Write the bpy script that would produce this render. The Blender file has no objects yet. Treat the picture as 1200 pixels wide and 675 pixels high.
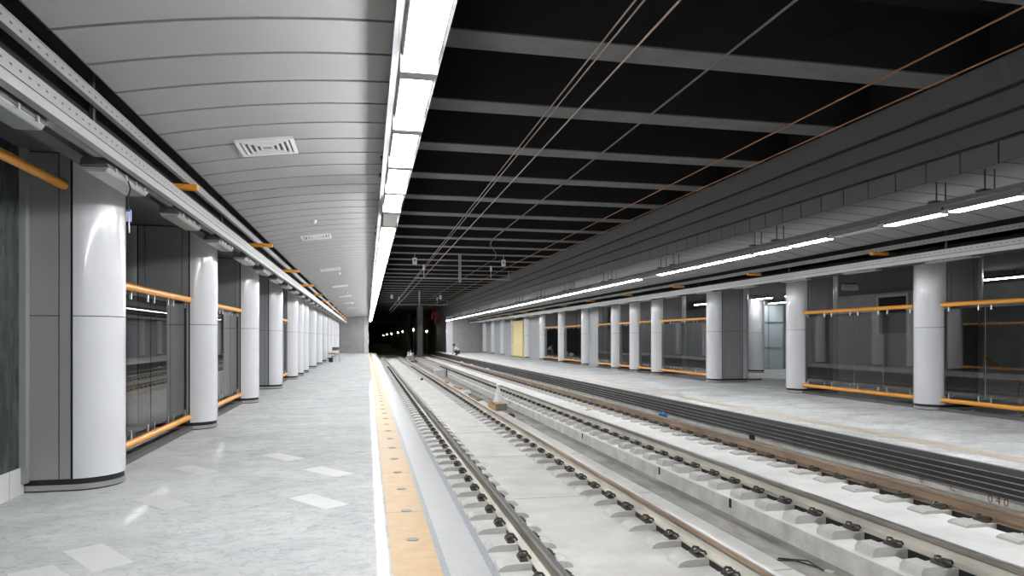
import bpy, bmesh, math, random
from mathutils import Vector, Matrix
random.seed(7)
S = bpy.context.scene
C = S.collection
PI = math.pi
YAW = math.atan(169.5 / 800.0)
CH = 1.43                                   # camera height above the platform floor

# ------------------------------------------------------------------ materials
def mat(name, col, rough=0.6, metal=0.0, var=0.0, scale=6.0, bump=0.0, bscale=40.0, stretch=None, coat=0.0, spec=0.5):
    m = bpy.data.materials.new(name); m.use_nodes = True
    nt = m.node_tree; b = nt.nodes['Principled BSDF']
    b.inputs['Base Color'].default_value = (*col, 1)
    b.inputs['Roughness'].default_value = rough
    b.inputs['Metallic'].default_value = metal
    b.inputs['Specular IOR Level'].default_value = spec
    if coat: 
        b.inputs['Coat Weight'].default_value = coat; b.inputs['Coat Roughness'].default_value = 0.08
    tc = nt.nodes.new('ShaderNodeTexCoord')
    src = tc.outputs['Object']
    if stretch:
        mp = nt.nodes.new('ShaderNodeMapping'); mp.inputs['Scale'].default_value = stretch
        nt.links.new(src, mp.inputs['Vector']); src = mp.outputs['Vector']
    if var:
        n = nt.nodes.new('ShaderNodeTexNoise'); n.inputs['Scale'].default_value = scale; n.inputs['Detail'].default_value = 8; n.inputs['Roughness'].default_value = 0.62
        nt.links.new(src, n.inputs['Vector'])
        r = nt.nodes.new('ShaderNodeValToRGB')
        r.color_ramp.elements[0].position = 0.3; r.color_ramp.elements[1].position = 0.7
        r.color_ramp.elements[0].color = (*[max(0, c * (1 - var)) for c in col], 1)
        r.color_ramp.elements[1].color = (*[min(1, c * (1 + var)) for c in col], 1)
        nt.links.new(n.outputs['Fac'], r.inputs['Fac']); nt.links.new(r.outputs['Color'], b.inputs['Base Color'])
    if bump:
        n2 = nt.nodes.new('ShaderNodeTexNoise'); n2.inputs['Scale'].default_value = bscale; n2.inputs['Detail'].default_value = 6
        nt.links.new(src, n2.inputs['Vector'])
        bp = nt.nodes.new('ShaderNodeBump'); bp.inputs['Strength'].default_value = bump; bp.inputs['Distance'].default_value = 0.01
        nt.links.new(n2.outputs['Fac'], bp.inputs['Height']); nt.links.new(bp.outputs['Normal'], b.inputs['Normal'])
    return m

def emit(name, col, st):
    m = bpy.data.materials.new(name); m.use_nodes = True
    b = m.node_tree.nodes['Principled BSDF']
    b.inputs['Base Color'].default_value = (0.8, 0.8, 0.8, 1)
    b.inputs['Emission Color'].default_value = (*col, 1); b.inputs['Emission Strength'].default_value = st
    return m

def marble_floor(lo, hi, vein, coat, cr):
    m = mat('polished grey marble floor', (0.60, 0.61, 0.61), 0.2)
    nt = m.node_tree; b = nt.nodes['Principled BSDF']; N = nt.nodes.new; L = nt.links.new; b.inputs['Specular IOR Level'].default_value = 0.0; b.inputs['Roughness'].default_value = 0.7; b.inputs['Coat Roughness'].default_value = cr
    tc = N('ShaderNodeTexCoord')
    mp = N('ShaderNodeMapping'); mp.inputs['Rotation'].default_value = (0, 0, 0.5); mp.inputs['Scale'].default_value = (0.7, 1.1, 1); L(tc.outputs['Object'], mp.inputs['Vector'])
    n1 = N('ShaderNodeTexNoise'); n1.inputs['Scale'].default_value = 1.3; n1.inputs['Detail'].default_value = 9; n1.inputs['Roughness'].default_value = 0.68; n1.inputs['Distortion'].default_value = 0.8; L(mp.outputs['Vector'], n1.inputs['Vector'])
    r1 = N('ShaderNodeValToRGB'); e = r1.color_ramp.elements
    e[0].position = 0.28; e[0].color = (lo, lo*1.03, lo*1.03, 1); e[1].position = 0.66; e[1].color = (hi, hi*1.005, hi, 1)
    L(n1.outputs['Fac'], r1.inputs['Fac'])
    # dark hair veins
    n2 = N('ShaderNodeTexNoise'); n2.inputs['Scale'].default_value = 2.2; n2.inputs['Detail'].default_value = 7; n2.inputs['Distortion'].default_value = 2.4; L(mp.outputs['Vector'], n2.inputs['Vector'])
    r2 = N('ShaderNodeValToRGB'); e = r2.color_ramp.elements
    e[0].position = 0.485; e[0].color = (1, 1, 1, 1); e[1].position = 0.515; e[1].color = (1, 1, 1, 1)
    k = e.new(0.5); k.color = (vein, vein*1.02, vein*1.03, 1)
    L(n2.outputs['Fac'], r2.inputs['Fac'])
    mx = N('ShaderNodeMix'); mx.data_type = 'RGBA'; mx.blend_type = 'MULTIPLY'; mx.inputs[0].default_value = 0.8
    L(r1.outputs['Color'], mx.inputs[6]); L(r2.outputs['Color'], mx.inputs[7])
    # tile joints and a slight change of tone from tile to tile
    br = N('ShaderNodeTexBrick'); br.offset = 0.5
    br.inputs['Scale'].default_value = 1.0; br.inputs['Brick Width'].default_value = 0.6; br.inputs['Row Height'].default_value = 0.4
    br.inputs['Mortar Size'].default_value = 0.003; br.inputs['Color1'].default_value = (0.97, 0.97, 0.97, 1); br.inputs['Color2'].default_value = (1, 1, 1, 1); br.inputs['Mortar'].default_value = (0.90, 0.90, 0.90, 1)
    L(tc.outputs['Object'], br.inputs['Vector'])
    n4 = N('ShaderNodeTexNoise'); n4.inputs['Scale'].default_value = 9; n4.inputs['Detail'].default_value = 8; n4.inputs['Roughness'].default_value = 0.75; n4.inputs['Distortion'].default_value = 1.0; L(mp.outputs['Vector'], n4.inputs['Vector'])
    r4 = N('ShaderNodeValToRGB'); e = r4.color_ramp.elements
    e[0].position = 0.36; e[0].color = (0.80, 0.81, 0.81, 1); e[1].position = 0.50; e[1].color = (1, 1, 1, 1); L(n4.outputs['Fac'], r4.inputs['Fac'])
    m4 = N('ShaderNodeMix'); m4.data_type = 'RGBA'; m4.blend_type = 'MULTIPLY'; m4.inputs[0].default_value = 1; L(mx.outputs[2], m4.inputs[6]); L(r4.outputs['Color'], m4.inputs[7]); mx = m4
    m2 = N('ShaderNodeMix'); m2.data_type = 'RGBA'; m2.blend_type = 'MULTIPLY'; m2.inputs[0].default_value = 1
    L(mx.outputs[2], m2.inputs[6]); L(br.outputs['Color'], m2.inputs[7]); L(m2.outputs[2], b.inputs['Base Color'])
    n3 = N('ShaderNodeTexNoise'); n3.inputs['Scale'].default_value = 5; n3.inputs['Detail'].default_value = 6; L(tc.outputs['Object'], n3.inputs['Vector'])
    r3 = N('ShaderNodeMapRange'); r3.inputs['To Min'].default_value = -coat*.6; r3.inputs['To Max'].default_value = coat*1.4; L(n3.outputs['Fac'], r3.inputs['Value']); L(r3.outputs['Result'], b.inputs['Coat Weight'])
    return m

def perforated(zc):
    m = mat('perforated galvanised strut', (0.30, 0.30, 0.29), 0.45, 0.4)
    nt = m.node_tree; b = nt.nodes['Principled BSDF']; L = nt.links.new
    def mth(op, a, c):
        n = nt.nodes.new('ShaderNodeMath'); n.operation = op
        for i, v in enumerate((a, c)):
            if isinstance(v, (int, float)): n.inputs[i].default_value = v
            else: L(v, n.inputs[i])
        return n.outputs[0]
    tc = nt.nodes.new('ShaderNodeTexCoord'); sp = nt.nodes.new('ShaderNodeSeparateXYZ'); L(tc.outputs['Object'], sp.inputs[0])
    fr = mth('FRACT', mth('DIVIDE', sp.outputs['Y'], 0.105), 0.0)
    hole = mth('MULTIPLY', mth('LESS_THAN', fr, 0.28), mth('LESS_THAN', mth('ABSOLUTE', mth('SUBTRACT', sp.outputs['Z'], zc), 0.0), 0.0055))
    mx = nt.nodes.new('ShaderNodeMix'); mx.data_type = 'RGBA'; mx.inputs[6].default_value = (0.30, 0.30, 0.29, 1); mx.inputs[7].default_value = (0.03, 0.03, 0.03, 1)
    L(hole, mx.inputs[0]); L(mx.outputs[2], b.inputs['Base Color'])
    return m

def glass():
    m = bpy.data.materials.new('screen glass'); m.use_nodes = True
    nt = m.node_tree; nt.nodes.clear(); N = nt.nodes.new; L = nt.links.new
    o = N('ShaderNodeOutputMaterial'); mx = N('ShaderNodeMixShader'); t = N('ShaderNodeBsdfTransparent'); g = N('ShaderNodeBsdfGlossy'); f = N('ShaderNodeFresnel')
    t.inputs['Color'].default_value = (0.49, 0.51, 0.50, 1); g.inputs['Roughness'].default_value = 0.01; f.inputs['IOR'].default_value = 1.95
    ge = N('ShaderNodeNewGeometry'); iv = N('ShaderNodeMath'); iv.operation = 'SUBTRACT'; iv.inputs[0].default_value = 1.0; L(ge.outputs['Backfacing'], iv.inputs[1])
    mu = N('ShaderNodeMath'); mu.operation = 'MULTIPLY'; L(f.outputs['Fac'], mu.inputs[0]); L(iv.outputs[0], mu.inputs[1])
    L(mu.outputs[0], mx.inputs[0]); L(t.outputs[0], mx.inputs[1]); L(g.outputs[0], mx.inputs[2]); L(mx.outputs[0], o.inputs['Surface'])
    return m

M = dict(
    floor=marble_floor(0.41, 0.565, 0.70, 0.30, 0.06), floor_far=marble_floor(0.42, 0.73, 0.58, 0.18, 0.18),
    pale_tile=mat('pale marble tile', (0.55, 0.55, 0.535), 0.5, var=0.06, scale=5),
    yellow=mat('yellow tactile paving', (0.47, 0.315, 0.16), 0.55, var=0.10, scale=7),
    darkband=mat('blue grey granite band', (0.25, 0.265, 0.285), 0.4, var=0.35, scale=60),
    kerb=mat('white edge stone', (0.40, 0.40, 0.395), 0.4, var=0.05, scale=8),
    disc=mat('grey plug', (0.22, 0.22, 0.215), 0.6),
    concrete=mat('pale track concrete', (0.55, 0.54, 0.515), 0.85, var=0.14, scale=2.2, bump=0.25, bscale=30),
    white_conc=mat('whitish slab concrete', (0.76, 0.755, 0.73), 0.85, var=0.12, scale=1.6, bump=0.3, bscale=26),
    face_conc=mat('stained slab face concrete', (0.52, 0.51, 0.48), 0.9, var=0.25, scale=3.0, bump=0.3, bscale=22),
    gutter=mat('dirty gutter concrete', (0.29, 0.275, 0.25), 0.9, var=0.40, scale=2.2, bump=0.3, bscale=18, stretch=(1.5, 0.5, 1)),
    block=mat('sleeper block concrete', (0.52, 0.51, 0.49), 0.85, var=0.12, scale=7, bump=0.2, bscale=30),
    rail=mat('rusty rail steel', (0.30, 0.215, 0.15), 0.7, 0.1, var=0.35, scale=4, stretch=(1, 0.3, 1)),
    rail_grey=mat('grey rail head', (0.24, 0.215, 0.185), 0.5, 0.3, var=0.3, scale=4, stretch=(1, 0.3, 1)),
    rail_dusty=mat('dusty rail steel', (0.50, 0.47, 0.41), 0.7, 0.05, var=0.25, scale=4, stretch=(1, 0.3, 1)),
    railtop=mat('worn rail top', (0.46, 0.45, 0.44), 0.28, 0.9),
    clip=mat('dark spring steel', (0.10, 0.095, 0.085), 0.45, 0.6),
    clad=mat('light grey enamelled cladding', (0.66, 0.665, 0.69), 0.25, 0.0, coat=0.5),
    clad_mid=mat('mid grey enamelled infill', (0.36, 0.365, 0.38), 0.35),
    clad_flat=mat('grey enamelled side panel', (0.29, 0.293, 0.30), 0.3, 0.0),  # shade painted in: same enamel as the rounded ends, darkened
    joint=mat('black joint gasket', (0.012, 0.012, 0.013), 0.7),
    steel=mat('brushed steel', (0.55, 0.55, 0.56), 0.3, 0.9),
    marble=mat('dark green marble', (0.042, 0.052, 0.049), 0.25, var=0.55, scale=9, stretch=(1, 1, 0.25)),
    skirt=mat('white marble skirting', (0.62, 0.62, 0.61), 0.35, var=0.08, scale=5),
    orange=mat('orange painted tube', (0.82, 0.34, 0.04), 0.3),
    glass=glass(),
    ceil=mat('grey ceiling strips', (0.25, 0.25, 0.25), 0.4, 0.0),
    bulk=mat('grey bulkhead boards', (0.072, 0.072, 0.072), 0.6, var=0.05, scale=3),
    strut=mat('galvanised strut', (0.32, 0.32, 0.31), 0.45, 0.4),
    slot=mat('slot shadow', (0.02, 0.02, 0.02), 0.9),
    dark=mat('black painted void', (0.016, 0.016, 0.016), 0.9),
    deck=mat('black sprayed deck', (0.006, 0.006, 0.006), 0.95),
    beam=mat('dark concrete beam', (0.10, 0.10, 0.10), 0.9, var=0.15, scale=3),
    soffit=mat('dark soffit', (0.10, 0.10, 0.10), 0.8),
    plaster=mat('grey block wall', (0.36, 0.36, 0.355), 0.9, var=0.12, scale=2.5, bump=0.3, bscale=25),
    pale_plaster=mat('white patched plaster', (0.62, 0.62, 0.61), 0.9, var=0.16, scale=6, bump=0.4, bscale=12),
    fascia=mat('charcoal fascia slat', (0.02, 0.02, 0.021), 0.6, var=0.2, scale=6),
    fascia_top=mat('grey fascia edge', (0.07, 0.07, 0.07), 0.55, var=0.15, scale=6),
    housing=mat('white luminaire body', (0.10, 0.105, 0.11), 0.5),
    lit=emit('lit diffuser', (0.97, 0.985, 1.0), 25.5),
    lit_warm=emit('lit diffuser warm', (1.0, 0.95, 0.80), 26.0),
    hall_lit=emit('hall tube glow', (0.95, 0.97, 1.0), 24.0),
    lamp_glow=emit('tunnel lamp glow', (1.0, 0.93, 0.62), 28.0),
    unlit=mat('unlit diffuser', (0.60, 0.61, 0.60), 0.35),
    lampbody=mat('grey lamp body', (0.09, 0.09, 0.085), 0.5),
    lampcover=mat('unlit lamp cover', (0.25, 0.265, 0.25), 0.3),
    wire=mat('copper wire', (0.22, 0.17, 0.14), 0.5, 0.3),
    wire_orange=mat('orange copper wire', (0.24, 0.10, 0.035), 0.6, 0.1),
    wire_dark=mat('dark feeder cable', (0.07, 0.07, 0.07), 0.6),
    vent=mat('white vent', (0.62, 0.62, 0.61), 0.45),
    hang=mat('dark hanger', (0.035, 0.035, 0.035), 0.6, 0.3),
    paint_red=mat('brown red stencil paint', (0.24, 0.08, 0.065), 0.8),
    card=mat('cardboard', (0.50, 0.33, 0.17), 0.85, var=0.15, scale=10),
    plastic=mat('white plastic film', (0.74, 0.74, 0.76), 0.4),
    timber=mat('yellow timber', (0.80, 0.55, 0.20), 0.6, var=0.15, scale=5),
    ply=mat('pale yellow board', (0.72, 0.64, 0.34), 0.7, var=0.1, scale=4),
    wood_dark=mat('weathered plank', (0.20, 0.17, 0.13), 0.8, var=0.3, scale=8),
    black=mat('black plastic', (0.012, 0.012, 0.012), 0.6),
    rubble=mat('rubble', (0.40, 0.39, 0.37), 0.95, var=0.3, scale=5),
    blue=mat('blue cloth', (0.03, 0.09, 0.30), 0.8),
    blue_plug=mat('blue plug', (0.03, 0.12, 0.45), 0.4),
    red=mat('red sign panel', (0.50, 0.03, 0.05), 0.5),
    white=mat('white plate', (0.68, 0.68, 0.66), 0.5),
    skin=mat('skin', (0.36, 0.20, 0.13), 0.6),
    hair=mat('dark hair', (0.012, 0.010, 0.009), 0.7),
    shirt=mat('pale shirt', (0.62, 0.62, 0.60), 0.85),
    trouser=mat('dark trousers', (0.025, 0.026, 0.03), 0.85),
    shoe=mat('black shoes', (0.012, 0.012, 0.012), 0.5),
    seat=mat('brown seat board', (0.40, 0.21, 0.08), 0.6),
    pane_blue=mat('pale blue door glass', (0.58, 0.67, 0.69), 0.15),
    hallfloor=mat('grey hall floor', (0.36, 0.36, 0.35), 0.35, var=0.1, scale=3),
    cream=mat('cream frame', (0.60, 0.57, 0.44), 0.5),
)

# ------------------------------------------------------------------ mesh helpers
class MB:
    def __init__(s): s.b = bmesh.new()
    def box(s, x0, x1, y0, y1, z0, z1):
        v = [s.b.verts.new(p) for p in ((x0,y0,z0),(x1,y0,z0),(x1,y1,z0),(x0,y1,z0),(x0,y0,z1),(x1,y0,z1),(x1,y1,z1),(x0,y1,z1))]
        for f in ((3,2,1,0),(4,5,6,7),(0,1,5,4),(1,2,6,5),(2,3,7,6),(3,0,4,7)): s.b.faces.new([v[i] for i in f])
        return s
    def bar(s, p, q, w, h, up=(0,0,1)):
        p, q = Vector(p), Vector(q); d = (q - p).normalized(); u = Vector(up); sd = d.cross(u)
        if sd.length < 1e-4: sd = d.cross(Vector((0,1,0)))
        sd.normalize(); u = sd.cross(d).normalized()
        v = [s.b.verts.new(o + sd*a*w/2 + u*c*h/2) for o in (p, q) for a, c in ((-1,-1),(1,-1),(1,1),(-1,1))]
        for f in ((3,2,1,0),(4,5,6,7),(0,1,5,4),(1,2,6,5),(2,3,7,6),(3,0,4,7)): s.b.faces.new([v[i] for i in f])
        return s
    def prism(s, prof, axis, a0, a1):          # prof: closed 2D loop; axis 'y': (x,z), axis 'z': (x,y), axis 'x': (y,z)
        def P(u, w, a): return {'y': (u, a, w), 'z': (u, w, a), 'x': (a, u, w)}[axis]
        A = [s.b.verts.new(P(u, w, a0)) for u, w in prof]; B = [s.b.verts.new(P(u, w, a1)) for u, w in prof]
        n = len(prof)
        for i in range(n): s.b.faces.new((A[i], A[(i+1)%n], B[(i+1)%n], B[i]))
        s.b.faces.new(A[::-1]); s.b.faces.new(B)
        return s
    def tube(s, pts, r, n=8):
        pts = [Vector(p) for p in pts]; rings = []
        ref = Vector((0.13, 0.31, 0.94))
        for i, p in enumerate(pts):
            d = (pts[min(i+1, len(pts)-1)] - pts[max(i-1, 0)]).normalized()
            a = d.cross(ref)
            if a.length < 1e-3: a = d.cross(Vector((1,0,0)))
            a.normalize(); b = d.cross(a)
            rr = r[i] if isinstance(r, (list, tuple)) else r
            rings.append([s.b.verts.new(p + (a*math.cos(2*PI*k/n) + b*math.sin(2*PI*k/n))*rr) for k in range(n)])
        for A, B in zip(rings, rings[1:]):
            for k in range(n): s.b.faces.new((A[k], A[(k+1)%n], B[(k+1)%n], B[k]))
        s.b.faces.new(rings[0][::-1]); s.b.faces.new(rings[-1])
        return s
    def lathe(s, prof, n=20, cx=0, cy=0):      # prof: (r,z)
        rings = [[s.b.verts.new((cx + r*math.cos(2*PI*k/n), cy + r*math.sin(2*PI*k/n), z)) for k in range(n)] for r, z in prof]
        for A, B in zip(rings, rings[1:]):
            for k in range(n): s.b.faces.new((A[k], A[(k+1)%n], B[(k+1)%n], B[k]))
        s.b.faces.new(rings[0][::-1]); s.b.faces.new(rings[-1])
        return s
    def lump(s, c, r, sq=(1,1,1), jit=0.25, sub=2):
        g = bmesh.ops.create_icosphere(s.b, subdivisions=sub, radius=1.0)
        for v in g['verts']:
            k = 1 + random.uniform(-jit, jit)
            v.co = Vector((c[0] + v.co.x*r*sq[0]*k, c[1] + v.co.y*r*sq[1]*k, c[2] + v.co.z*r*sq[2]*k))
        return s
    def obj(s, name, m, parent=None, loc=(0,0,0), rot=0, smooth=False, bevel=0):
        bmesh.ops.recalc_face_normals(s.b, faces=s.b.faces[:])
        me = bpy.data.meshes.new(name); s.b.to_mesh(me); s.b.free()
        me.materials.append(M[m] if isinstance(m, str) else m)
        if smooth:
            for p in me.polygons: p.use_smooth = True
            try: me.set_sharp_from_angle(angle=math.radians(40))
            except Exception: pass
        o = bpy.data.objects.new(name, me); C.objects.link(o)
        o.location = loc; o.rotation_euler = (0, 0, rot)
        if parent: o.parent = parent
        if bevel:
            bm = o.modifiers.new('bevel', 'BEVEL'); bm.width = bevel; bm.segments = 2; bm.limit_method = 'ANGLE'
        return o

def tag(o, label=None, cat=None, group=None, kind=None):
    if label: o['label'] = label
    if cat: o['category'] = cat
    if group: o['group'] = group
    if kind: o['kind'] = kind
    return o
def thing(name, label, cat, loc=(0,0,0), rot=0, group=None):
    o = bpy.data.objects.new(name, None); C.objects.link(o); o.location = loc; o.rotation_euler = (0, 0, rot)
    o.empty_display_size = 0.2
    return tag(o, label, cat, group, 'thing')
def struct(o, label=None):
    if label: o['label'] = label
    return tag(o, kind='structure')
def dup(root, loc, rot=None, label=None, group=None):
    r = root.copy(); C.objects.link(r); r.location = loc
    if rot is not None: r.rotation_euler = (0, 0, rot)
    if label: r['label'] = label
    if group: r['group'] = group
    for ch in list(root.children):
        c = ch.copy(); C.objects.link(c); c.parent = r
        for g in list(ch.children):
            d = g.copy(); C.objects.link(d); d.parent = c
    return r
ORD = ['first','second','third','fourth','fifth','sixth','seventh','eighth','ninth','tenth','eleventh','twelfth','thirteenth','fourteenth','fifteenth']

YEND, YB = 66.0, -4.0
ZH, ZF = -0.29, -0.445                       # rail head and rail foot
ZL, ZG = -0.505, -0.71                       # near slab, gutter

# ------------------------------------------------------------------ setting: floors and track bed
o = MB().box(-3.85, 0.151, YB, YEND, -0.9, 0).obj('floor', 'floor'); struct(o, 'grey marble floor of the left platform')
def strip(name, x0, x1, m, y1=YEND, dz=0.0, lab=None):
    return struct(MB().box(x0, x1, YB, y1, -0.9, dz).obj(name, m), lab)
o = strip('trim_1', 0.151, 0.449, 'yellow', dz=0.003, lab='yellow tactile strip along the left platform edge')
b = MB(); y = 0.7; 
while y < YEND: b.box(0.151, 0.449, y-0.004, y+0.004, 0.002, 0.0036); y += 0.826*2
b.obj('tile_joint', 'disc', o)
b = MB(); y = 4.05
while y < YEND: b.lathe([(0.045, 0.002), (0.045, 0.006), (0.036, 0.008)], 14, 0.315, y); y += 0.826
b.obj('stud_disc', 'disc', o)
strip('trim_2', 0.449, 0.491, 'darkband'); strip('trim_3', 0.491, 0.735, 'kerb'); strip('trim_4', 0.735, 0.784, 'darkband')
# pale tiles set in the marble floor
b = MB()
for px, py, an in ((-.41, 7.55, -52), (-.42, 6.2, -54), (-1.75, 6.45, -50), (-1.72, 4.92, -54), (-1.85, 4.50, -52), (-1.83, 7.95, -50), (-1.0, 8.6, -52)):
    c_, s_ = math.cos(math.radians(an)), math.sin(math.radians(an))
    b.prism([(px + u*c_ - v*s_, py + u*s_ + v*c_) for u, v in ((-.3,-.12),(.3,-.12),(.3,.12),(-.3,.12))], 'z', -.01, .0012)
struct(b.obj('floor_inlay', 'pale_tile'), 'pale tiles let into the left platform floor')

struct(MB().box(0.78, 3.49, YB, 80, -1.1, ZL).obj('track_slab', 'concrete'), 'pale concrete slab of the near track')
b = MB()
for k in range(28): b.box(0.9, 3.48, 2.2 + k*2.9, 2.212 + k*2.9, ZL-0.01, ZL+0.0015)
struct(b.obj('slab_joint', 'gutter'))
struct(MB().box(3.49, 4.30, YB, 80, -1.1, ZG).obj('gutter_floor', 'gutter'), 'dirty drainage gutter between the two tracks')
prof = [(4.30, -1.1), (4.30, ZL), (4.58, ZL), (4.62, -0.56), (4.84, -0.56), (4.87, -0.475), (6.12, -0.475), (6.16, -0.54), (6.42, -0.54), (6.45, -0.475), (7.3, -0.475), (7.3, -1.1)]
struct(MB().prism(prof, 'y', YB, 80).obj('track_slab', 'white_conc'), 'raised whitish concrete slab of the far track')
b = MB()
b.box(4.292, 4.304, YB, 80, -0.72, ZL-0.012)
struct(b.obj('slab_face', 'face_conc'), 'stained concrete side of the raised slab')
b = MB()
for yy in (9.55, 13.3, 7.5, 20.5, 27.4): b.box(4.286, 4.30, yy, yy+0.05, -0.62, -0.515)
struct(b.obj('drain_slot', 'joint'))

# right platform
struct(MB().box(6.95, 20, 16.3, YEND+6, -0.36, 0).obj('floor', 'floor_far'), 'marble floor of the far platform and hall')
struct(MB().box(6.95, 11.6, YB, 16.3, -0.36, 0).obj('floor', 'floor_far'), 'near part of the far platform floor')
struct(MB().box(7.30, 7.64, YB, YEND+6, -0.1, 0.003).obj('trim_5', mat('faded orange strip', (0.56, 0.49, 0.41), 0.5, var=0.12, scale=6)), 'faded orange strip along the far platform edge')
fz = [(-0.004, -0.085, 'fascia_top'), (-0.100, -0.158, 'fascia'), (-0.172, -0.226, 'fascia'), (-0.240, -0.292, 'fascia'), (-0.306, -0.352, 'fascia')]
o = MB().box(6.97, 7.0, YB, YEND+6, -0.36, -0.002).obj('platform_edge_board', 'dark'); struct(o, 'dark slatted edge of the far platform')
for a, c, m in fz: MB().box(6.93, 6.9365, YB, YEND+6, c, a).obj('edge_slat', m, o)
MB().box(6.925, 6.95, YB, YEND+6, -0.012, 0.001).obj('edge_lip', 'kerb', o)
w = MB().box(7.06, 7.3, YB, YEND+6, -0.9, -0.355).obj('wall_under_platform', 'face_conc'); struct(w, 'grey wall under the far platform edge')
def text(body, x, y, z, size):
    cu = bpy.data.curves.new('painted_number', 'FONT'); cu.body = body; cu.size = size; cu.extrude = 0.0015
    cu.materials.append(M['paint_red'])
    t = bpy.data.objects.new('painted_number', cu); C.objects.link(t); t.parent = w
    t.location = (x, y, z); t.rotation_euler = (PI/2, 0, -PI/2)
    return t
text('0 4 0', 7.057, 6.62, -0.475, 0.13); text('C', 7.057, 7.15, -0.455, 0.12); text('0', 7.057, 7.62, -0.455, 0.12)
b = MB()
b.box(7.03, 7.09, 11.5, 11.65, -0.5, -0.36)
b.obj('bracket', 'dark', w)

# ------------------------------------------------------------------ rails, blocks and clips
RP = [(-.07,0),(.07,0),(.07,.012),(.012,.03),(.008,.045),(.008,.108),(.036,.120),(.036,.150),(.028,.158),(-.028,.158),(-.036,.150),(-.036,.120),(-.008,.108),(-.008,.045),(-.012,.03),(-.07,.012)]
RX = [1.405, 2.905, 4.77, 6.29]
RL = ['steel rail of the near track beside the left platform', 'steel rail of the near track beside the gutter', 'dusty rail on the raised slab beside the gutter', 'brown rusty rail nearest the far platform']
RB = [(-.07,0),(.07,0),(.07,.012),(.012,.03),(.008,.045),(.008,.112),(-.008,.112),(-.008,.045),(-.012,.03),(-.07,.012)]
RHD = [(-.010,.106),(.010,.106),(.036,.118),(.036,.150),(.030,.157),(-.030,.157),(-.036,.150),(-.036,.118)]
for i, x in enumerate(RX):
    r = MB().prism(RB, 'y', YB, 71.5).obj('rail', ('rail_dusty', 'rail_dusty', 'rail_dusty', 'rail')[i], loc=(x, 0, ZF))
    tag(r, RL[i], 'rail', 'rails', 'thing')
    struct(MB().box(x-.062, x+.062, YB, 71.5, ZF-.13, ZF-.006).obj('trim_%d' % (8+i), 'black'), 'black seating strip under a rail')  # added strip, paints the shadow below the rail foot in black
    h = MB().prism(RHD, 'y', YB, 71.5).obj('rail_head', ('rail_grey', 'rail', 'rail_grey', 'rail')[i], r)
    MB().prism([(-.027,.1565),(.027,.1565),(.022,.1605),(-.022,.1605)], 'y', YB, 71.5).obj('running_surface', 'railtop', h)

def block_mb(kind):
    b = MB()
    if kind == 0:   prof = [(-.36,-.08),(-.335,-.03),(-.29,-.006),(-.22,0),(.20,0),(.25,-.008),(.29,-.03),(.31,-.08)]
    elif kind == 1: prof = [(-.43,-.12),(-.415,-.005),(-.385,.025),(-.25,.028),(-.17,-.004),(.13,-.002),(.16,-.12)]
    else:           prof = [(-.44,-.08),(-.42,-.01),(-.38,.008),(-.22,.010),(-.16,-.003),(.13,-.002),(.16,-.08)]
    b.prism(prof, 'y', -.115, .115)
    return b
def clip_mb(sx):
    b = MB()
    x0 = sx*0.085
    b.box(min(x0, x0+sx*.07), max(x0, x0+sx*.07), -.075, .075, -.004, .020)
    pts = [(sx*.06,-.055,.020),(sx*.075,-.06,.045),(sx*.12,-.058,.055),(sx*.15,-.035,.035),(sx*.13,-.01,.030),(sx*.075,0,.040),(sx*.13,.01,.030),(sx*.15,.035,.035),(sx*.12,.058,.055),(sx*.075,.06,.045),(sx*.06,.055,.020)]
    b.tube(pts, 0.011, 6)
    b.lathe([(.018, .02), (.018, .05), (.01, .056)], 8, sx*.115, 0)
    return b
BL = ['grey concrete block under the rail beside the left platform', 'grey concrete block under the near track rail beside the gutter',
      'tall grey concrete block on the raised slab edge beside the gutter', 'low pale concrete block under the rail nearest the far platform']
BG = ['blocks under the platform side rail of the near track', 'blocks under the gutter side rail of the near track', 'blocks along the edge of the raised slab', 'blocks under the rail nearest the far platform']
PITCH = 0.545
protos = []
clipmesh = {}
for sx in (-1, 1):
    t = clip_mb(sx).obj('rail_clip', 'clip'); clipmesh[sx] = t.data; bpy.data.objects.remove(t)
bmeshes = []
for kd in (0, 1, 2):
    t = block_mb(kd).obj('rail_block', 'block', bevel=0)
    bmeshes.append(t.data); bpy.data.objects.remove(t)
Y0 = [4.55, 4.35, 4.25, 5.3]
rest = MB()
for i, x in enumerate(RX):
    kd = (0, 0, 1, 2)[i]
    for k in range(112):
        y = Y0[i] + k*PITCH + random.uniform(-.012, .012)
        if y > 65: break
        if k < 75:
            o = bpy.data.objects.new('rail_block', bmeshes[kd]); C.objects.link(o); o.location = (x, y, ZF - 0.001)
            tag(o, BL[i], 'rail block', BG[i], 'thing')
            if k < 75:
                for sx in ((-1, 1) if k < 24 else (-1,)):
                    c = bpy.data.objects.new('rail_clip', clipmesh[sx]); C.objects.link(c); c.parent = o
        else:
            pr = {0: [(-.36,-.08),(-.29,-.006),(.25,-.008),(.31,-.08)], 1: [(-.43,-.12),(-.40,.026),(-.25,.028),(-.17,-.004),(.13,-.004),(.16,-.12)], 2: [(-.44,-.08),(-.40,.008),(-.2,.01),(.13,-.004),(.16,-.08)]}[kd]
            rest.prism([(x + u, ZF + v) for u, v in pr], 'y', y-.115, y+.115)
o = rest.obj('rail_block', 'block'); tag(o, 'distant rows of small concrete blocks under all four rails', 'rail blocks', None, 'stuff')

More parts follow.
